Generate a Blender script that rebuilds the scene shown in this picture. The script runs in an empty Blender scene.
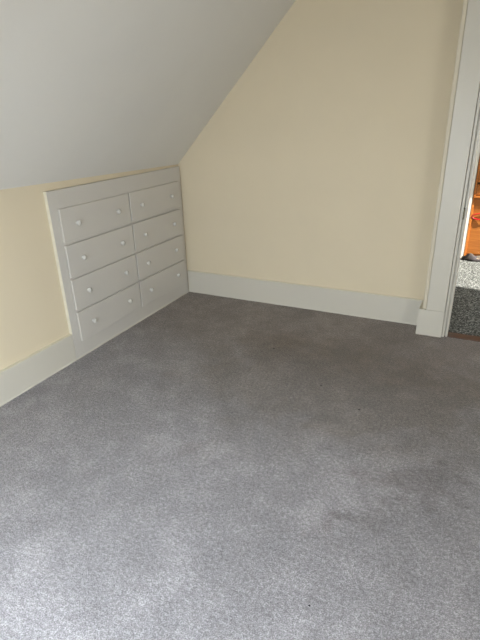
import bpy, bmesh, math, random
from mathutils import Vector, Matrix, Euler
random.seed(4)
C = bpy.context.scene.collection
scene = bpy.context.scene

# ------------------------------------------------------------ camera, sky, light, exposure
cd = bpy.data.cameras.new('camera')
cam = bpy.data.objects.new('camera', cd); C.objects.link(cam)
cd.sensor_fit = 'VERTICAL'; cd.sensor_height = 36.0
cd.lens = 477.79 * 36.0 / 640.0
cd.clip_start = 0.02
cam.location = (2.28867, -3.51269, 1.5)
cam.rotation_euler = Euler((1.16210614, 0.0286484, 0.4538212), 'XYZ')
scene.camera = cam

world = bpy.data.worlds.new('sky'); scene.world = world; world.use_nodes = True
bg = world.node_tree.nodes['Background']
bg.inputs[0].default_value = (0.80, 0.90, 1.0, 1); bg.inputs[1].default_value = 1.2

sd = bpy.data.lights.new('sun', 'SUN'); sun = bpy.data.objects.new('sun', sd); C.objects.link(sun)
sd.energy = 22.0; sd.angle = 0.02; sd.color = (1.0, 0.96, 0.90)
sun.rotation_euler = Vector((-1.0, 0.19, -0.75)).to_track_quat('-Z', 'Y').to_euler()
sun.location = (6, 0, 5)

def area(name, loc, aim, sx, sy, power, col):
    d = bpy.data.lights.new(name, 'AREA'); d.shape = 'RECTANGLE'; d.size = sx; d.size_y = sy
    d.energy = power; d.color = col
    o = bpy.data.objects.new(name, d); C.objects.link(o); o.location = loc
    o.rotation_euler = Vector(aim).to_track_quat('-Z', 'Y').to_euler()
    return o
# daylight arriving through the window in the rear wall
area('window_daylight', (1.60, -3.96, .95), (0.0, 1.0, -1.7), 1.30, 0.90, 104, (0.78, 0.875, 1.0))
area('window_skylight', (1.55, -4.08, 1.10), (0.0, 1.0, 0.1), 1.20, 1.00, 9, (0.90, 0.95, 1.0))
area('side_fill_light', (3.62, -2.60, 1.40), (-1.0, 0.0, -.1), 1.20, 1.00, 19, (0.92, 0.96, 1.0))  # added fill from the right to lift walls and floor; no window there
# daylight arriving through the hall window
area('hall_window_daylight', (3.62, 1.40, 1.15), (-1.0, 0.0, -0.1), 1.2, 1.2, 22, (0.95, 0.97, 1.0))

scene.view_settings.view_transform = 'Standard'
scene.view_settings.look = 'None'
scene.view_settings.exposure = -0.03
scene.view_settings.gamma = 1.0
scene.view_settings.use_curve_mapping = False

# ------------------------------------------------------------ helpers
def box(bm, x0, x1, y0, y1, z0, z1, bev=0.0):
    t = bmesh.new()
    bmesh.ops.create_cube(t, size=1.0)
    for v in t.verts:
        v.co = Vector((x0 + (v.co.x + .5) * (x1 - x0), y0 + (v.co.y + .5) * (y1 - y0), z0 + (v.co.z + .5) * (z1 - z0)))
    if bev > 0:
        bmesh.ops.bevel(t, geom=t.edges[:], offset=bev, segments=2, profile=0.5, affect='EDGES')
    m = bpy.data.meshes.new('tmp'); t.to_mesh(m); t.free(); bm.from_mesh(m); bpy.data.meshes.remove(m)

def prism(bm, pts, vec):
    """closed prism: polygon pts swept along vec"""
    n = len(pts); v = Vector(vec)
    a = [bm.verts.new(p) for p in pts]; b = [bm.verts.new(Vector(p) + v) for p in pts]
    bm.faces.new(a); bm.faces.new(b[::-1])
    for i in range(n):
        bm.faces.new((a[i], b[i], b[(i + 1) % n], a[(i + 1) % n]))
    bmesh.ops.recalc_face_normals(bm, faces=bm.faces[:])

def lathe(bm, prof, axis_loc, seg=24):
    """profile (x along +x, radius) revolved about the x axis"""
    rings = []
    L = Vector(axis_loc)
    for (x, r) in prof:
        if r < 1e-6: rings.append([bm.verts.new(L + Vector((x, 0, 0)))])
        else: rings.append([bm.verts.new(L + Vector((x, r * math.cos(2 * math.pi * k / seg), r * math.sin(2 * math.pi * k / seg)))) for k in range(seg)])
    for A, B in zip(rings[:-1], rings[1:]):
        for k in range(seg):
            k2 = (k + 1) % seg
            if len(A) == 1 and len(B) == 1: continue
            if len(A) == 1: bm.faces.new((A[0], B[k], B[k2]))
            elif len(B) == 1: bm.faces.new((A[k], B[0], A[k2]))
            else: bm.faces.new((A[k], B[k], B[k2], A[k2]))
    bmesh.ops.recalc_face_normals(bm, faces=bm.faces[:])

def obj(name, bm, mat, parent=None, smooth=False, origin=None):
    if origin is not None:
        bmesh.ops.translate(bm, verts=bm.verts[:], vec=-Vector(origin))
    me = bpy.data.meshes.new(name); bm.to_mesh(me); bm.free()
    if mat: me.materials.append(mat)
    if smooth:
        for p in me.polygons: p.use_smooth = True
    o = bpy.data.objects.new(name, me); C.objects.link(o)
    if origin is not None: o.location = origin
    if parent: o.parent = parent
    return o

def struct(name, bm, mat, parent=None, smooth=False):
    o = obj(name, bm, mat, parent, smooth)
    if not parent: o['kind'] = 'structure'
    return o

def tag(o, label, cat, group=None):
    o['label'] = label; o['category'] = cat
    if group: o['group'] = group
    return o

def empty(name, loc, label, cat, group=None):
    o = bpy.data.objects.new(name, None); C.objects.link(o); o.location = loc
    o.empty_display_size = .1
    return tag(o, label, cat, group)

# ------------------------------------------------------------ materials
class NT:
    def __init__(s, name):
        s.m = bpy.data.materials.new(name); s.m.use_nodes = True
        s.t = s.m.node_tree; s.b = s.t.nodes['Principled BSDF']
        s.pos = s.n('ShaderNodeNewGeometry').outputs['Position']
    def n(s, typ, **kw):
        x = s.t.nodes.new(typ)
        for k, v in kw.items(): setattr(x, k, v)
        return x
    def l(s, a, b): s.t.links.new(a, b)
    def noise(s, scale, detail=3, rough=.5, vec=None, dist=0):
        x = s.n('ShaderNodeTexNoise'); x.inputs['Scale'].default_value = scale
        x.inputs['Detail'].default_value = detail; x.inputs['Roughness'].default_value = rough
        x.inputs['Distortion'].default_value = dist
        s.l(vec or s.pos, x.inputs['Vector']); return x.outputs['Fac']
    def ramp(s, f, stops):
        r = s.n('ShaderNodeValToRGB'); e = r.color_ramp.elements
        while len(e) < len(stops): e.new(.5)
        for el, (p, c) in zip(e, stops):
            el.position = p; el.color = (c if len(c) == 4 else (*c, 1)) if hasattr(c, '__len__') else (c, c, c, 1)
        s.l(f, r.inputs[0]); return r.outputs[0]
    def mix(s, f, a, b, mode='MIX'):
        x = s.n('ShaderNodeMix', data_type='RGBA', blend_type=mode)
        for i, v in ((0, f), (6, a), (7, b)):
            if isinstance(v, (int, float)): x.inputs[i].default_value = v
            elif isinstance(v, tuple): x.inputs[i].default_value = (*v, 1) if len(v) == 3 else v
            else: s.l(v, x.inputs[i])
        return x.outputs[2]
    def math(s, op, a, b=0.0, clamp=False):
        x = s.n('ShaderNodeMath', operation=op); x.use_clamp = clamp
        for i, v in ((0, a), (1, b)):
            if isinstance(v, (int, float)): x.inputs[i].default_value = v
            else: s.l(v, x.inputs[i])
        return x.outputs[0]
    def bump(s, h, strength, dist):
        x = s.n('ShaderNodeBump'); x.inputs['Strength'].default_value = strength; x.inputs['Distance'].default_value = dist
        s.l(h, x.inputs['Height']); s.l(x.outputs[0], s.b.inputs['Normal'])

def paint(name, c, rough, var=0.04, bump=.15, bscale=120, spec=.5):
    t = NT(name)
    f = t.noise(2.3, 4, .55)
    lo = tuple(x * (1 - var) for x in c); hi = tuple(min(1, x * (1 + var)) for x in c)
    t.l(t.mix(f, lo, hi), t.b.inputs['Base Color'])
    t.b.inputs['Roughness'].default_value = rough
    t.b.inputs['Specular IOR Level'].default_value = spec
    h = t.math('ADD', t.math('MULTIPLY', t.noise(bscale, 3), .5), t.math('MULTIPLY', t.noise(9, 3), 1.0))
    t.bump(h, bump, .004)
    return t.m

M = {}
M['cream'] = paint('cream_wall_paint', (0.67, 0.58, 0.415), .75, spec=.25)
M['ceil'] = paint('grey_white_ceiling_paint', (0.70, 0.68, 0.625), .8, spec=.2)
M['pale_cream'] = paint('pale_cream_paint', (0.66, 0.62, 0.49), .6)
M['trim'] = paint('white_trim_paint', (0.575, 0.54, 0.455), .42, .02, .08, 60)
M['dresser'] = paint('off_white_gloss_paint', (0.56, 0.53, 0.475), .40, .03, .08, 45)
M['knob'] = paint('white_painted_knob', (0.59, 0.57, 0.52), .25, .01, 0.0)
M['hallwhite'] = paint('hall_white_paint', (0.80, 0.78, 0.70), .6)
M['dark'] = paint('dark_cavity_wood', (0.10, 0.08, 0.06), .9)

def wood(name, a, b, rough=.35, sc=(1, 14, 14)):
    t = NT(name)
    mp = t.n('ShaderNodeMapping'); mp.inputs['Scale'].default_value = sc
    t.l(t.pos, mp.inputs['Vector'])
    n1 = t.noise(3.5, 6, .6, mp.outputs[0], 1.2); n2 = t.noise(14, 4, .6, mp.outputs[0], .3)
    f = t.math('ADD', t.math('MULTIPLY', n1, .7), t.math('MULTIPLY', n2, .3))
    t.l(t.ramp(f, [(.35, a), (.65, b)]), t.b.inputs['Base Color'])
    t.b.inputs['Roughness'].default_value = rough
    t.bump(n2, .2, .002)
    return t.m
M['orange_wood'] = wood('orange_varnished_pine', (0.29, 0.090, 0.014), (0.46, 0.165, 0.032))
M['brown_wood'] = wood('brown_threshold_oak', (0.035, 0.013, 0.004), (0.075, 0.028, 0.007), .4)
M['dark_brown'] = wood('dark_brown_wood', (0.05, 0.02, 0.01), (0.14, 0.06, 0.02), .4)

# grey bedroom carpet
t = NT('grey_cut_pile_carpet')
fine = t.noise(210, 3, .8); mid = t.noise(70, 4, .75)
speck = t.math('ADD', t.math('MULTIPLY', fine, .62), t.math('MULTIPLY', mid, .38))
basec = t.ramp(speck, [(.38, (0.12, 0.109, 0.108)), (.5, (0.245, 0.228, 0.226)), (.61, (0.49, 0.465, 0.465))])
tread = t.noise(6.5, 8, .74, dist=.3); tread2 = t.noise(2.0, 5, .62, dist=.6)
tr = t.math('ADD', t.math('MULTIPLY', tread, .6), t.math('MULTIPLY', tread2, .4))
col = t.mix(1.0, basec, t.ramp(tr, [(.38, .80), (.5, .98), (.60, 1.25)]), 'MULTIPLY')
# light falloff painted over the back, brownish worn and soiled patch in the middle of the floor, dark spots near the door
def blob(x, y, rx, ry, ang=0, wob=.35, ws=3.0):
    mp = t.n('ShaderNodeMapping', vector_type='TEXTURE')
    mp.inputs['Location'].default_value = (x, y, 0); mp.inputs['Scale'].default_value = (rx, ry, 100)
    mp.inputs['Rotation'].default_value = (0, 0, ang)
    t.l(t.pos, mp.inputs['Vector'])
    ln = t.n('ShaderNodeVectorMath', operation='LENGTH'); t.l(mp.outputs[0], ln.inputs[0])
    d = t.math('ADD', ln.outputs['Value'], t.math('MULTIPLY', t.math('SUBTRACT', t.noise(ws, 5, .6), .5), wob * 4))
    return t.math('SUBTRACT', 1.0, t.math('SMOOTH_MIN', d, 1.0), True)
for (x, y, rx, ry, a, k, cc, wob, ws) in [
        (1.00, .10, 2.6, 1.45, 0, 1.8, (0.87, 0.79, 0.69), .12, 2.0),  # wide tint: dimmer, warmer light at the back put into the carpet colour
        (1.70, -1.05, 1.10, .66, .12, 2.0, (0.74, 0.70, 0.635), .3, 3.5),
        (2.05, -.80, .55, .24, .2, .9, (0.80, 0.765, 0.72), .6, 6.0),
        (1.15, -.62, .30, .22, 0, .9, (0.84, 0.80, 0.76), .4, 5),
        (2.25, -1.72, .22, .14, .4, 1.5, (0.78, 0.76, 0.75), .9, 12),
        (2.10, -2.00, .12, .09, .4, 1.6, (0.76, 0.75, 0.74), .9, 14),
        (1.93, -2.10, .10, .05, 1.2, 1.0, (0.76, 0.74, 0.73), .9, 14),
        (1.97, -1.80, .09, .05, .2, 1.0, (0.80, 0.78, 0.77), .9, 14),
        (1.22, -1.93, .10, .07, .6, 1.0, (0.84, 0.82, 0.80), .9, 14)]:
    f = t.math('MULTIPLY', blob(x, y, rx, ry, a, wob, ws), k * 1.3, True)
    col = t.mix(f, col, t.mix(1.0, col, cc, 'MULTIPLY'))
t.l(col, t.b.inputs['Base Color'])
t.b.inputs['Roughness'].default_value = .95
t.b.inputs['Specular IOR Level'].default_value = .15
t.b.inputs['Sheen Weight'].default_value = .25; t.b.inputs['Sheen Roughness'].default_value = .45
hh = t.math('ADD', t.math('MULTIPLY', fine, .6), t.math('ADD', t.math('MULTIPLY', mid, .6), t.math('MULTIPLY', tread, .5)))
t.bump(hh, 1.0, .014)
M['carpet'] = t.m

# dark flecked hall carpet
t = NT('dark_flecked_tweed_carpet')
v = t.n('ShaderNodeTexVoronoi'); v.inputs['Scale'].default_value = 120; t.l(t.pos, v.inputs['Vector'])
sx = t.n('ShaderNodeSeparateColor'); t.l(v.outputs['Color'], sx.inputs[0])
c = t.ramp(sx.outputs[0], [(.0, (0.035, 0.036, 0.033)), (.4, (0.075, 0.078, 0.072)), (.7, (0.16, 0.165, 0.15)), (.95, (0.42, 0.43, 0.40))])
t.l(t.mix(t.math('MULTIPLY', t.noise(260, 2), .6), c, (0.05, 0.055, 0.05)), t.b.inputs['Base Color'])
t.b.inputs['Roughness'].default_value = .95; t.b.inputs['Specular IOR Level'].default_value = .15
t.bump(t.noise(220, 3), .8, .008)
M['hallcarpet'] = t.m

# patterned dark cloth
t = NT('dark_patterned_cloth')
v = t.n('ShaderNodeTexVoronoi'); v.inputs['Scale'].default_value = 24; t.l(t.pos, v.inputs['Vector'])
sx = t.n('ShaderNodeSeparateColor'); t.l(v.outputs['Color'], sx.inputs[0])
t.l(t.ramp(sx.outputs[0], [(.0, (0.015, 0.014, 0.016)), (.45, (0.05, 0.04, 0.04)), (.65, (0.06, 0.045, 0.03)), (1, (0.14, 0.11, 0.075))]), t.b.inputs['Base Color'])
t.b.inputs['Roughness'].default_value = .9
M['cloth'] = t.m

def plain(name, c, rough=.5, metal=0.0, trans=0.0):
    t = NT(name)
    t.l(t.mix(t.noise(30, 3), tuple(x * .93 for x in c), c), t.b.inputs['Base Color'])
    t.b.inputs['Roughness'].default_value = rough; t.b.inputs['Metallic'].default_value = metal
    t.b.inputs['Transmission Weight'].default_value = trans
    return t.m
M['red'] = plain('red_plastic', (0.45, 0.010, 0.012), .35)
M['brass'] = plain('tarnished_brass', (0.10, 0.085, 0.05), .5, .8)
M['glass'] = plain('window_glass', (0.95, 0.97, 0.96), .02, 0, 1)
M['lint'] = plain('dark_lint', (0.012, 0.010, 0.010), .9)

# ------------------------------------------------------------ room shell
WX = -0.025           # knee wall surface
BY = 0.02             # back wall surface
RY = -4.15             # rear wall surface
RX = 3.7              # right wall surface
SL = 1.03             # slope of the sloped ceiling
def zs(x, y): return 1.122 - .022 * y + SL * (x - WX)
HC = 2.5
# floor
bm = bmesh.new(); box(bm, WX - .15, RX + .1, RY - .1, -.133, -.12, 0); box(bm, WX - .15, 2.20, -.1331, BY + .1, -.12, 0)
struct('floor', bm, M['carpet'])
# knee wall with an opening for the drawers
bm = bmesh.new()
oy0, oy1, oz1 = -1.40, -.02, 1.07
W = WX - .10
def wq(y0, y1, z0, top=None):
    if top is not None: box(bm, W, WX, y0, y1, z0, top)
    else:
        prism(bm, [(WX, y0, z0), (WX, y1, z0), (WX, y1, zs(WX, y1) + .004), (WX, y0, zs(WX, y0) + .004)], (-.10, 0, 0))
wq(RY, oy0, -.02); wq(oy0, oy1, oz1); wq(oy1, BY, -.02)
struct('wall_left', bm, M['cream'])
# sloped ceiling slab, flat ceiling
bm = bmesh.new()
x0 = WX - .10
def tx(y): return WX + (HC - 1.122 + .022 * y) / SL
a, b = RY - .1, BY + .1
q = [(x0, a, zs(x0, a)), (x0, b, zs(x0, b)), (tx(b), b, HC), (tx(a), a, HC)]
up = .12
vs = [bm.verts.new(p) for p in q] + [bm.verts.new((p[0], p[1], p[2] + up)) for p in q]
for f in ((0, 1, 2, 3), (7, 6, 5, 4), (0, 4, 5, 1), (1, 5, 6, 2), (2, 6, 7, 3), (3, 7, 4, 0)): bm.faces.new([vs[i] for i in f])
bmesh.ops.recalc_face_normals(bm, faces=bm.faces[:])
struct('ceiling_slope', bm, M['ceil'])
bm = bmesh.new(); box(bm, 1.2, RX + .1, a, b, HC, HC + .12)
struct('ceiling', bm, M['ceil'])
# back wall (left of the doorway, above it, right of it)
bm = bmesh.new()
DX0, DX1, DZ = 2.10, 3.06, 2.06
prism(bm, [(WX - .1, BY, -.02), (DX0, BY, -.02), (DX0, BY, HC + .1), (tx(BY) , BY, HC + .1), (WX - .1, BY, zs(WX - .1, BY) + .1)], (0, .09, 0))
box(bm, DX0, DX1, BY, BY + .09, DZ, HC + .1); box(bm, DX1, RX + .1, BY, BY + .09, -.02, HC + .1)
struct('wall_back', bm, M['cream'])
# right wall, rear wall with window
bm = bmesh.new(); box(bm, RX, RX + .1, RY - .1, BY + .09, -.02, HC + .1)
struct('wall_right', bm, M['cream'])
bm = bmesh.new()
wx0, wx1, wz0, wz1 = .85, 2.25, .55, 1.65
ya, yb = RY - .14, RY
box(bm, WX - .1, wx0, ya, yb, -.02, HC + .1); box(bm, wx1, RX + .1, ya, yb, -.02, HC + .1)
box(bm, wx0, wx1, ya, yb, -.02, wz0); box(bm, wx0, wx1, ya, yb, wz1, HC + .1)
struct('wall_rear', bm, M['cream'])
def window(name, axis, a0, a1, z0, z1, p0, p1):
    """frame in an opening; axis 'x' runs along x with depth p0..p1 in y; axis 'y' the other way"""
    bm = bmesh.new()
    def bb(u0, u1, v0, v1, d0, d1):
        if axis == 'x': box(bm, u0, u1, d0, d1, v0, v1, .003)
        else: box(bm, d0, d1, u0, u1, v0, v1, .003)
    s = .05
    bb(a0, a0 + s, z0, z1, p0, p1); bb(a1 - s, a1, z0, z1, p0, p1)
    bb(a0 + s, a1 - s, z0, z0 + s, p0, p1); bb(a0 + s, a1 - s, z1 - s, z1, p0, p1)
    zm = (z0 + z1) / 2; bb(a0 + s, a1 - s, zm - .02, zm + .02, p0, p1)
    w = struct(name, bm, M['trim'])
    bm = bmesh.new(); d = (p0 + p1) / 2
    bb(a0 + s, a1 - s, z0 + s, zm - .02, d - .002, d + .002); bb(a0 + s, a1 - s, zm + .02, z1 - s, d - .002, d + .002)
    struct('window_pane', bm, M['glass'], w)
window('window_1', 'x', wx0, wx1, wz0, wz1, ya + .03, ya + .08)

# baseboards
def wavy_caulk(bm, p, q, w, axis):
    """thin irregular caulk bead where a board meets the carpet"""
    n = 60; P = Vector(p); Q = Vector(q); prev = None
    for i in range(n + 1):
        c = P.lerp(Q, i / n); r = w * (1 + .35 * math.sin(i * .9) * random.random() + .3 * random.random())
        k = 3; ring = []
        for j in range(5):
            ang = math.pi / 2 * j / 4
            if axis == 'y': ring.append(bm.verts.new(c + Vector((r * math.sin(ang), 0, r * .8 * math.cos(ang)))))
            else: ring.append(bm.verts.new(c + Vector((0, -r * math.sin(ang), r * .8 * math.cos(ang)))))
        if prev:
            for j in range(4): bm.faces.new((prev[j], ring[j], ring[j + 1], prev[j + 1]))
        prev = ring
    bmesh.ops.recalc_face_normals(bm, faces=bm.faces[:])
bm = bmesh.new()
box(bm, WX, 0, RY, -1.4405, -.01, .186, .003)
bl = struct('baseboard_left', bm, M['trim'])
bm = bmesh.new(); wavy_caulk(bm, (0, RY + .02, 0), (0, -1.44, 0), .0065, 'y')
struct('caulk_bead', bm, M['trim'], bl, True)
bm = bmesh.new()
box(bm, 0.001, 2.03, 0, BY, -.01, .197, .003)
bk = struct('baseboard_back', bm, M['trim'])
bm = bmesh.new(); wavy_caulk(bm, (.01, 0, 0), (2.015, 0, 0), .004, 'x')
struct('caulk_bead', bm, M['trim'], bk, True)
bm = bmesh.new(); box(bm, RX - .02, RX, RY, BY, -.01, .19, .003); struct('baseboard_right', bm, M['trim'])
bm = bmesh.new(); box(bm, 0, RX - .02, RY, RY + .02, -.01, .19, .003); struct('baseboard_rear', bm, M['trim'])
# cream painted cap where wall paint laps over the baseboard tops
bm = bmesh.new(); box(bm, WX, -.0015, RY, -1.4405, .186, .1885, .001); struct('trim_5', bm, M['pale_cream'])
bm = bmesh.new(); box(bm, .003, 2.022, .004, BY, .197, .201, .001); struct('trim_6', bm, M['pale_cream'])

# ------------------------------------------------------------ doorway trim
FY = -.16             # front face of the casing
bm = bmesh.new()
box(bm, 2.0685, 2.190, FY, BY, .195, DZ + .02, .003)
box(bm, 2.0685, 3.18, FY, BY, DZ + .02, DZ + .14, .003)
box(bm, 3.056, 3.18, FY, BY, 0, DZ + .02, .003)
case = struct('trim_1', bm, M['trim'])                    # door casing
bm = bmesh.new()                                          # plinth, slightly out of square
prism(bm, [(2.017, FY - .003, 0), (2.191, FY - .003, 0), (2.191, FY - .003, .1955), (2.021, FY - .003, .1955)], (0, BY - FY + .003 - .001, 0))
bmesh.ops.bevel(bm, geom=bm.edges[:], offset=.0025, segments=2, affect='EDGES')
struct('trim_2', bm, M['trim'])
bm = bmesh.new()                                          # cream painted scribe moulding beside the casing
box(bm, 2.042, 2.068, FY + .008, BY, .197, HC, .004)
struct('trim_3', bm, paint('cream_moulding_paint', (0.60, 0.535, 0.405), .6))
# jamb: rabbeted board and stop
bm = bmesh.new()
box(bm, 2.192, 2.2085, -.145, .105, 0, DZ, .0015)
box(bm, 2.2085, 2.2145, -.120, .105, 0, DZ)
box(bm, 2.2145, 2.2285, -.132, .06, 0, DZ, .002)
box(bm, 2.2285, 3.056, -.145, .105, DZ - .03, DZ - .0005)
door = struct('door_1', bm, M['trim'])
bm = bmesh.new(); box(bm, 2.2086, 2.2150, -.150, -.120, .835, .905, .001)
struct('strike_plate', bm, M['brass'], door)
bm = bmesh.new(); box(bm, 2.2095, 3.05, -.131, -.046, -.03, .004, .003)
struct('trim_4', bm, M['brown_wood'])                     # wooden threshold

# ------------------------------------------------------------ hall beyond the doorway
bm = bmesh.new(); box(bm, 1.2, RX + .1, BY + .0885, 2.5, -.12, 0.0); box(bm, 2.201, 3.06, -.046, BY + .088, -.12, 0.0)
o = struct('floor_hall', bm, M['hallcarpet'])
bm = bmesh.new(); box(bm, 1.2, 2.220, 1.985, 2.5, -.02, HC); struct('wall_hall_back_left', bm, M['hallwhite'])
bm = bmesh.new(); box(bm, 2.220, RX, 2.4, 2.5, -.02, HC); struct('wall_hall_back', bm, M['hallwhite'])
bm = bmesh.new(); box(bm, 1.1, 1.2, BY + .09, 2.5, -.02, HC); struct('wall_hall_left', bm, M['hallwhite'])
bm = bmesh.new()
hy0, hy1, hz0, hz1 = .72, 2.25, .45, 1.85
box(bm, RX, RX + .12, BY + .09, hy0, -.02, HC); box(bm, RX, RX + .12, hy1, 2.5, -.02, HC)
box(bm, RX, RX + .12, hy0, hy1, -.02, hz0); box(bm, RX, RX + .12, hy0, hy1, hz1, HC)
struct('wall_hall_right', bm, M['hallwhite'])
bm = bmesh.new(); box(bm, 1.1, RX + .12, BY + .09, 2.5, HC, HC + .1); struct('ceiling_hall', bm, M['hallwhite'])

# orange wooden cabinet
cb = empty('wooden_cabinet', (2.75, 2.18, 0), 'orange varnished wooden cabinet standing beyond the doorway', 'cabinet')
def cpart(name, boxes, mat, par=None, bev=.003):
    bm = bmesh.new()
    for q in boxes: box(bm, *q, bev)
    o = obj(name, bm, mat); 
    p = par or cb
    o.parent = p
    o.matrix_parent_inverse = Matrix.Translation(-cb.location)
    return o
X0, X1, Y0, Y1 = 2.226, 3.30, 2.0, 2.39
cpart('cabinet_body', [(X0, X0 + .02, Y0, Y1, 0, 1.06), (X1 - .02, X1, Y0, Y1, 0, 1.06), (X0 + .02, X1 - .02, Y1 - .01, Y1, .0, 1.06),
                       (X0 + .02, X1 - .02, Y0 + .02, Y1 - .01, .03, .05), (X0 + .02, X1 - .02, Y0 + .012, Y0 + .03, .05, .635)], M['orange_wood'])
cpart('shelf', [(X0 + .002, X1 - .002, Y0 - .018, Y1 - .012, .637, .657)], M['orange_wood'])
cpart('top', [(X0 - .004, X1 + .01, Y0 - .012, Y1, 1.0605, 1.085)], M['dark_brown'])
cpart('drawer', [(X0 + .022, X1 - .022, Y0, Y1 - .05, .665, .77)], M['orange_wood'])
cpart('drawer', [(X0 + .022, X1 - .022, Y0, Y1 - .05, .79, .90)], M['orange_wood'])
cpart('drawer', [(X0 + .022, X1 - .022, Y0, Y1 - .05, .93, 1.05)], M['dark_brown'])
# red ring
bm = bmesh.new()
n, k = 48, 10; rr = .0055
rings = []
for i in range(n):
    a = 2 * math.pi * i / n; c = Vector((.105 * math.cos(a), .006 * math.sin(2 * a), .034 * math.sin(a)))
    tn = Vector((-.105 * math.sin(a), 0, .034 * math.cos(a))).normalized(); s = tn.cross(Vector((0, 1, 0)))
    rings.append([bm.verts.new(c + rr * (math.cos(2 * math.pi * j / k) * s + math.sin(2 * math.pi * j / k) * Vector((0, 1, 0)))) for j in range(k)])
for i in range(n):
    for j in range(k): bm.faces.new((rings[i][j], rings[(i + 1) % n][j], rings[(i + 1) % n][(j + 1) % k], rings[i][(j + 1) % k]))
bmesh.ops.recalc_face_normals(bm, faces=bm.faces[:])
o = obj('pull_ring', bm, M['red'], None, True); o.location = (2.350, 1.998, .449)
o.parent = cb; o.matrix_parent_inverse = Matrix.Translation(-cb.location); o['label'] = 'red oval pull ring on the cabinet front'

# dark patterned cloth on the hall floor
bm = bmesh.new()
nx, ny = 60, 16; vs = []
for i in range(nx + 1):
    row = []
    for j in range(ny + 1):
        u = i / nx; v = j / ny
        x = 2.218 + u * .62 + .01 * math.sin(9 * v); y = 1.905 + v * .092 + .010 * math.sin(14 * u + 2)* (1 - v)
        prof = math.sin(math.pi * min(1, max(0, v * .92 + .04))) ** .6
        h = 1.35 * (.040 + .018 * math.sin(11 * u + 4 * v) + .014 * math.sin(27 * u - 6 * v)) * prof * min(1, (u * 9 + .35)) * min(1, (1 - u) * 6)
        row.append(bm.verts.new((x, y, max(.001, h))))
    vs.append(row)
for i in range(nx):
    for j in range(ny): bm.faces.new((vs[i][j], vs[i + 1][j], vs[i + 1][j + 1], vs[i][j + 1]))
bnd = [e for e in bm.edges if e.is_boundary]
r = bmesh.ops.extrude_edge_only(bm, edges=bnd)
nv = [g for g in r['geom'] if isinstance(g, bmesh.types.BMVert)]
for g in nv: g.co.z = 0.0005
bmesh.ops.contextual_create(bm, geom=[e for e in bm.edges if e.is_boundary])
bmesh.ops.recalc_face_normals(bm, faces=bm.faces[:])
o = obj('bundled_cloth', bm, M['cloth'], None, True, (2.5, 1.95, 0))
tag(o, 'dark patterned cloth bundled on the floor at the foot of the orange cabinet', 'cloth')

# ------------------------------------------------------------ built-in drawers
B = (0, -.72, 0)
dr = empty('built_in_dresser', B, 'off-white painted eight-drawer dresser built into the low wall under the sloped ceiling', 'dresser')
def dpart(name, bm, mat, parent=None, smooth=False, origin=None):
    o = obj(name, bm, mat, None, smooth, origin)
    if parent: o.parent = parent; o.matrix_parent_inverse = Matrix.Translation(-parent.location - Vector(B))
    else: o.parent = dr; o.matrix_parent_inverse = Matrix.Translation(-Vector(B))
    return o
YL, YR, ZT = -1.439, -.001, 1.108
cols = [(-1.379, -.7195), (-.7065, -.052)]
pitch = .2248; z0 = .113
rows = [(z0 + i * pitch, z0 + i * pitch + (.2065 if i < 3 else .2085)) for i in range(4)]
# face frame: stiles, rails (one mesh, holes where the drawers run)
bm = bmesh.new()
IN = .012
ys = [(YL, cols[0][0] + IN), (cols[0][1] - IN, cols[1][0] + IN), (cols[1][1] - IN, YR)]
for y0_, y1_ in ys: box(bm, WX + .0005, 0, y0_, y1_, .0005, ZT, .0012)
for (c0, c1) in cols:
    zz = [(.0005, rows[0][0] + IN)] + [(rows[i][1] - IN, rows[i + 1][0] + IN) for i in range(3)] + [(rows[3][1] - IN, ZT)]
    for (a_, b_) in zz: box(bm, WX + .0005, 0, c0 + IN - .0005, c1 - IN + .0005, a_, b_, .0008)
dpart('face_frame', bm, M['dresser'])
# cream painted outer edge of the frame
bm = bmesh.new(); box(bm, WX + .0005, -.001, YL - .0012, YL, .1895, ZT, .0004)
e_ = dpart('frame_edge', bm, M['pale_cream']); e_['label'] = 'cream-painted outer edge'
# carcass behind the wall
bm = bmesh.new()
box(bm, -.55, WX - .0005, -1.398, -1.380, .012, 1.06); box(bm, -.55, WX - .0005, -.040, -.022, .012, 1.06)
box(bm, -.55, -.535, -1.380, -.040, .012, 1.06); box(bm, -.535, WX - .0005, -1.380, -.040, 1.045, 1.06); box(bm, -.535, WX - .0005, -1.380, -.040, .012, .03)
dpart('carcass', bm, M['dark'])
# base strip and caulk bead
bm = bmesh.new(); wavy_caulk(bm, (0, YL, 0), (0, YR - .006, 0), .0065, 'y')
dpart('caulk_bead', bm, M['trim'], None, True)

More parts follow.
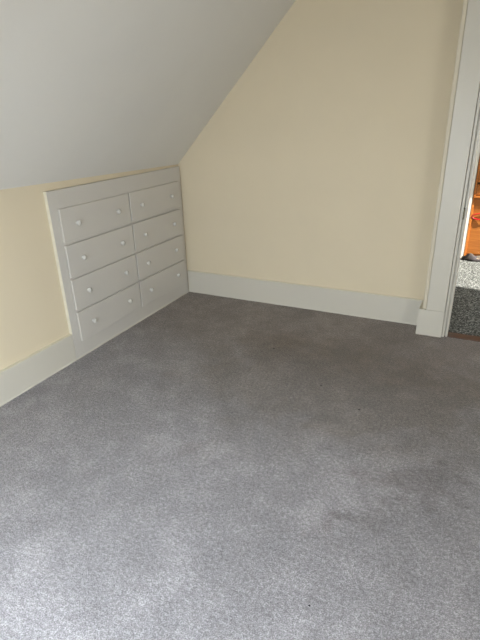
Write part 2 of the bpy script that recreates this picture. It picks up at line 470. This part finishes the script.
def knob_bm(loc):
    bm = bmesh.new()
    prof = [(0, .0110), (.002, .0110), (.003, .0075), (.007, .0075), (.009, .0120), (.012, .0160), (.016, .0172), (.020, .0160), (.0235, .0115), (.025, .0055), (.0255, 0)]
    lathe(bm, prof, loc); return bm
FX = .016
kys = [(-1.251, -.856), (-.582, -.181)]
def drawer_mesh(c0, c1, r0, r1):
    bm = bmesh.new()
    # lipped overlay front
    box(bm, .0012, FX, c0, c1, r0, r1, .0028)
    # box behind the front
    a_, b_, za, zb = c0 + IN + .004, c1 - IN - .004, r0 + IN + .004, r1 - IN - .004
    box(bm, -.45, .002, a_, a_ + .012, za, zb); box(bm, -.45, .002, b_ - .012, b_, za, zb)
    box(bm, -.45, -.438, a_ + .012, b_ - .012, za, zb); box(bm, -.438, .002, a_ + .012, b_ - .012, za, za + .008)
    box(bm, -.01, .002, a_ + .012, b_ - .012, za + .008, zb)
    return bm
protos = []
for ci, (c0, c1) in enumerate(cols):
    for ri, (r0, r1) in enumerate(rows):
        jit = random.uniform(-.0015, .0015)
        bm = drawer_mesh(c0, c1, r0, r1)
        org = (0, (c0 + c1) / 2, (r0 + r1) / 2)
        d = obj('drawer', bm, M['dresser'], None, False, org)
        d.parent = dr; d.location = Vector(org) - Vector(B)
        d.location.x += abs(jit)
        d.rotation_euler.x = random.uniform(-.0025, .0025)
        zk = [.217, .440, .665, .891][ri]
        for yk in kys[ci]:
            bm = knob_bm((FX, yk - org[1], zk - org[2]))
            kn = obj('knob', bm, M['knob'], None, True); kn.parent = d
            kn['label'] = 'round white knob'
# ------------------------------------------------------------ tiny dark specks of lint on the carpet
def speck(x, y, s, seed, lab):
    random.seed(seed); bm = bmesh.new()
    bmesh.ops.create_icosphere(bm, subdivisions=2, radius=s)
    for v in bm.verts:
        v.co *= random.uniform(.75, 1.2); v.co.z *= .45; v.co.x *= 1.4
    mz = min(v.co.z for v in bm.verts)
    for v in bm.verts: v.co.z -= mz
    o = obj('lint_speck', bm, M['lint'], None, True); o.location = (x, y, 0)
    tag(o, lab, 'debris', 'lint specks on the grey carpet')

for i, (x, y, z_) in enumerate([(1.169, -.781, .0045), (1.61, -1.121, .0045), (1.872, -1.279, .0045), (1.985, -2.467, .003)]):
    speck(x, y, z_, i + 3, ['tiny dark lint speck on the carpet nearest the drawers', 'tiny dark lint speck on the carpet, middle of a diagonal row of three',
          'tiny dark lint speck on the carpet, lowest in a diagonal row of three', 'tiny dark lint speck alone on the pale foreground carpet'][i])
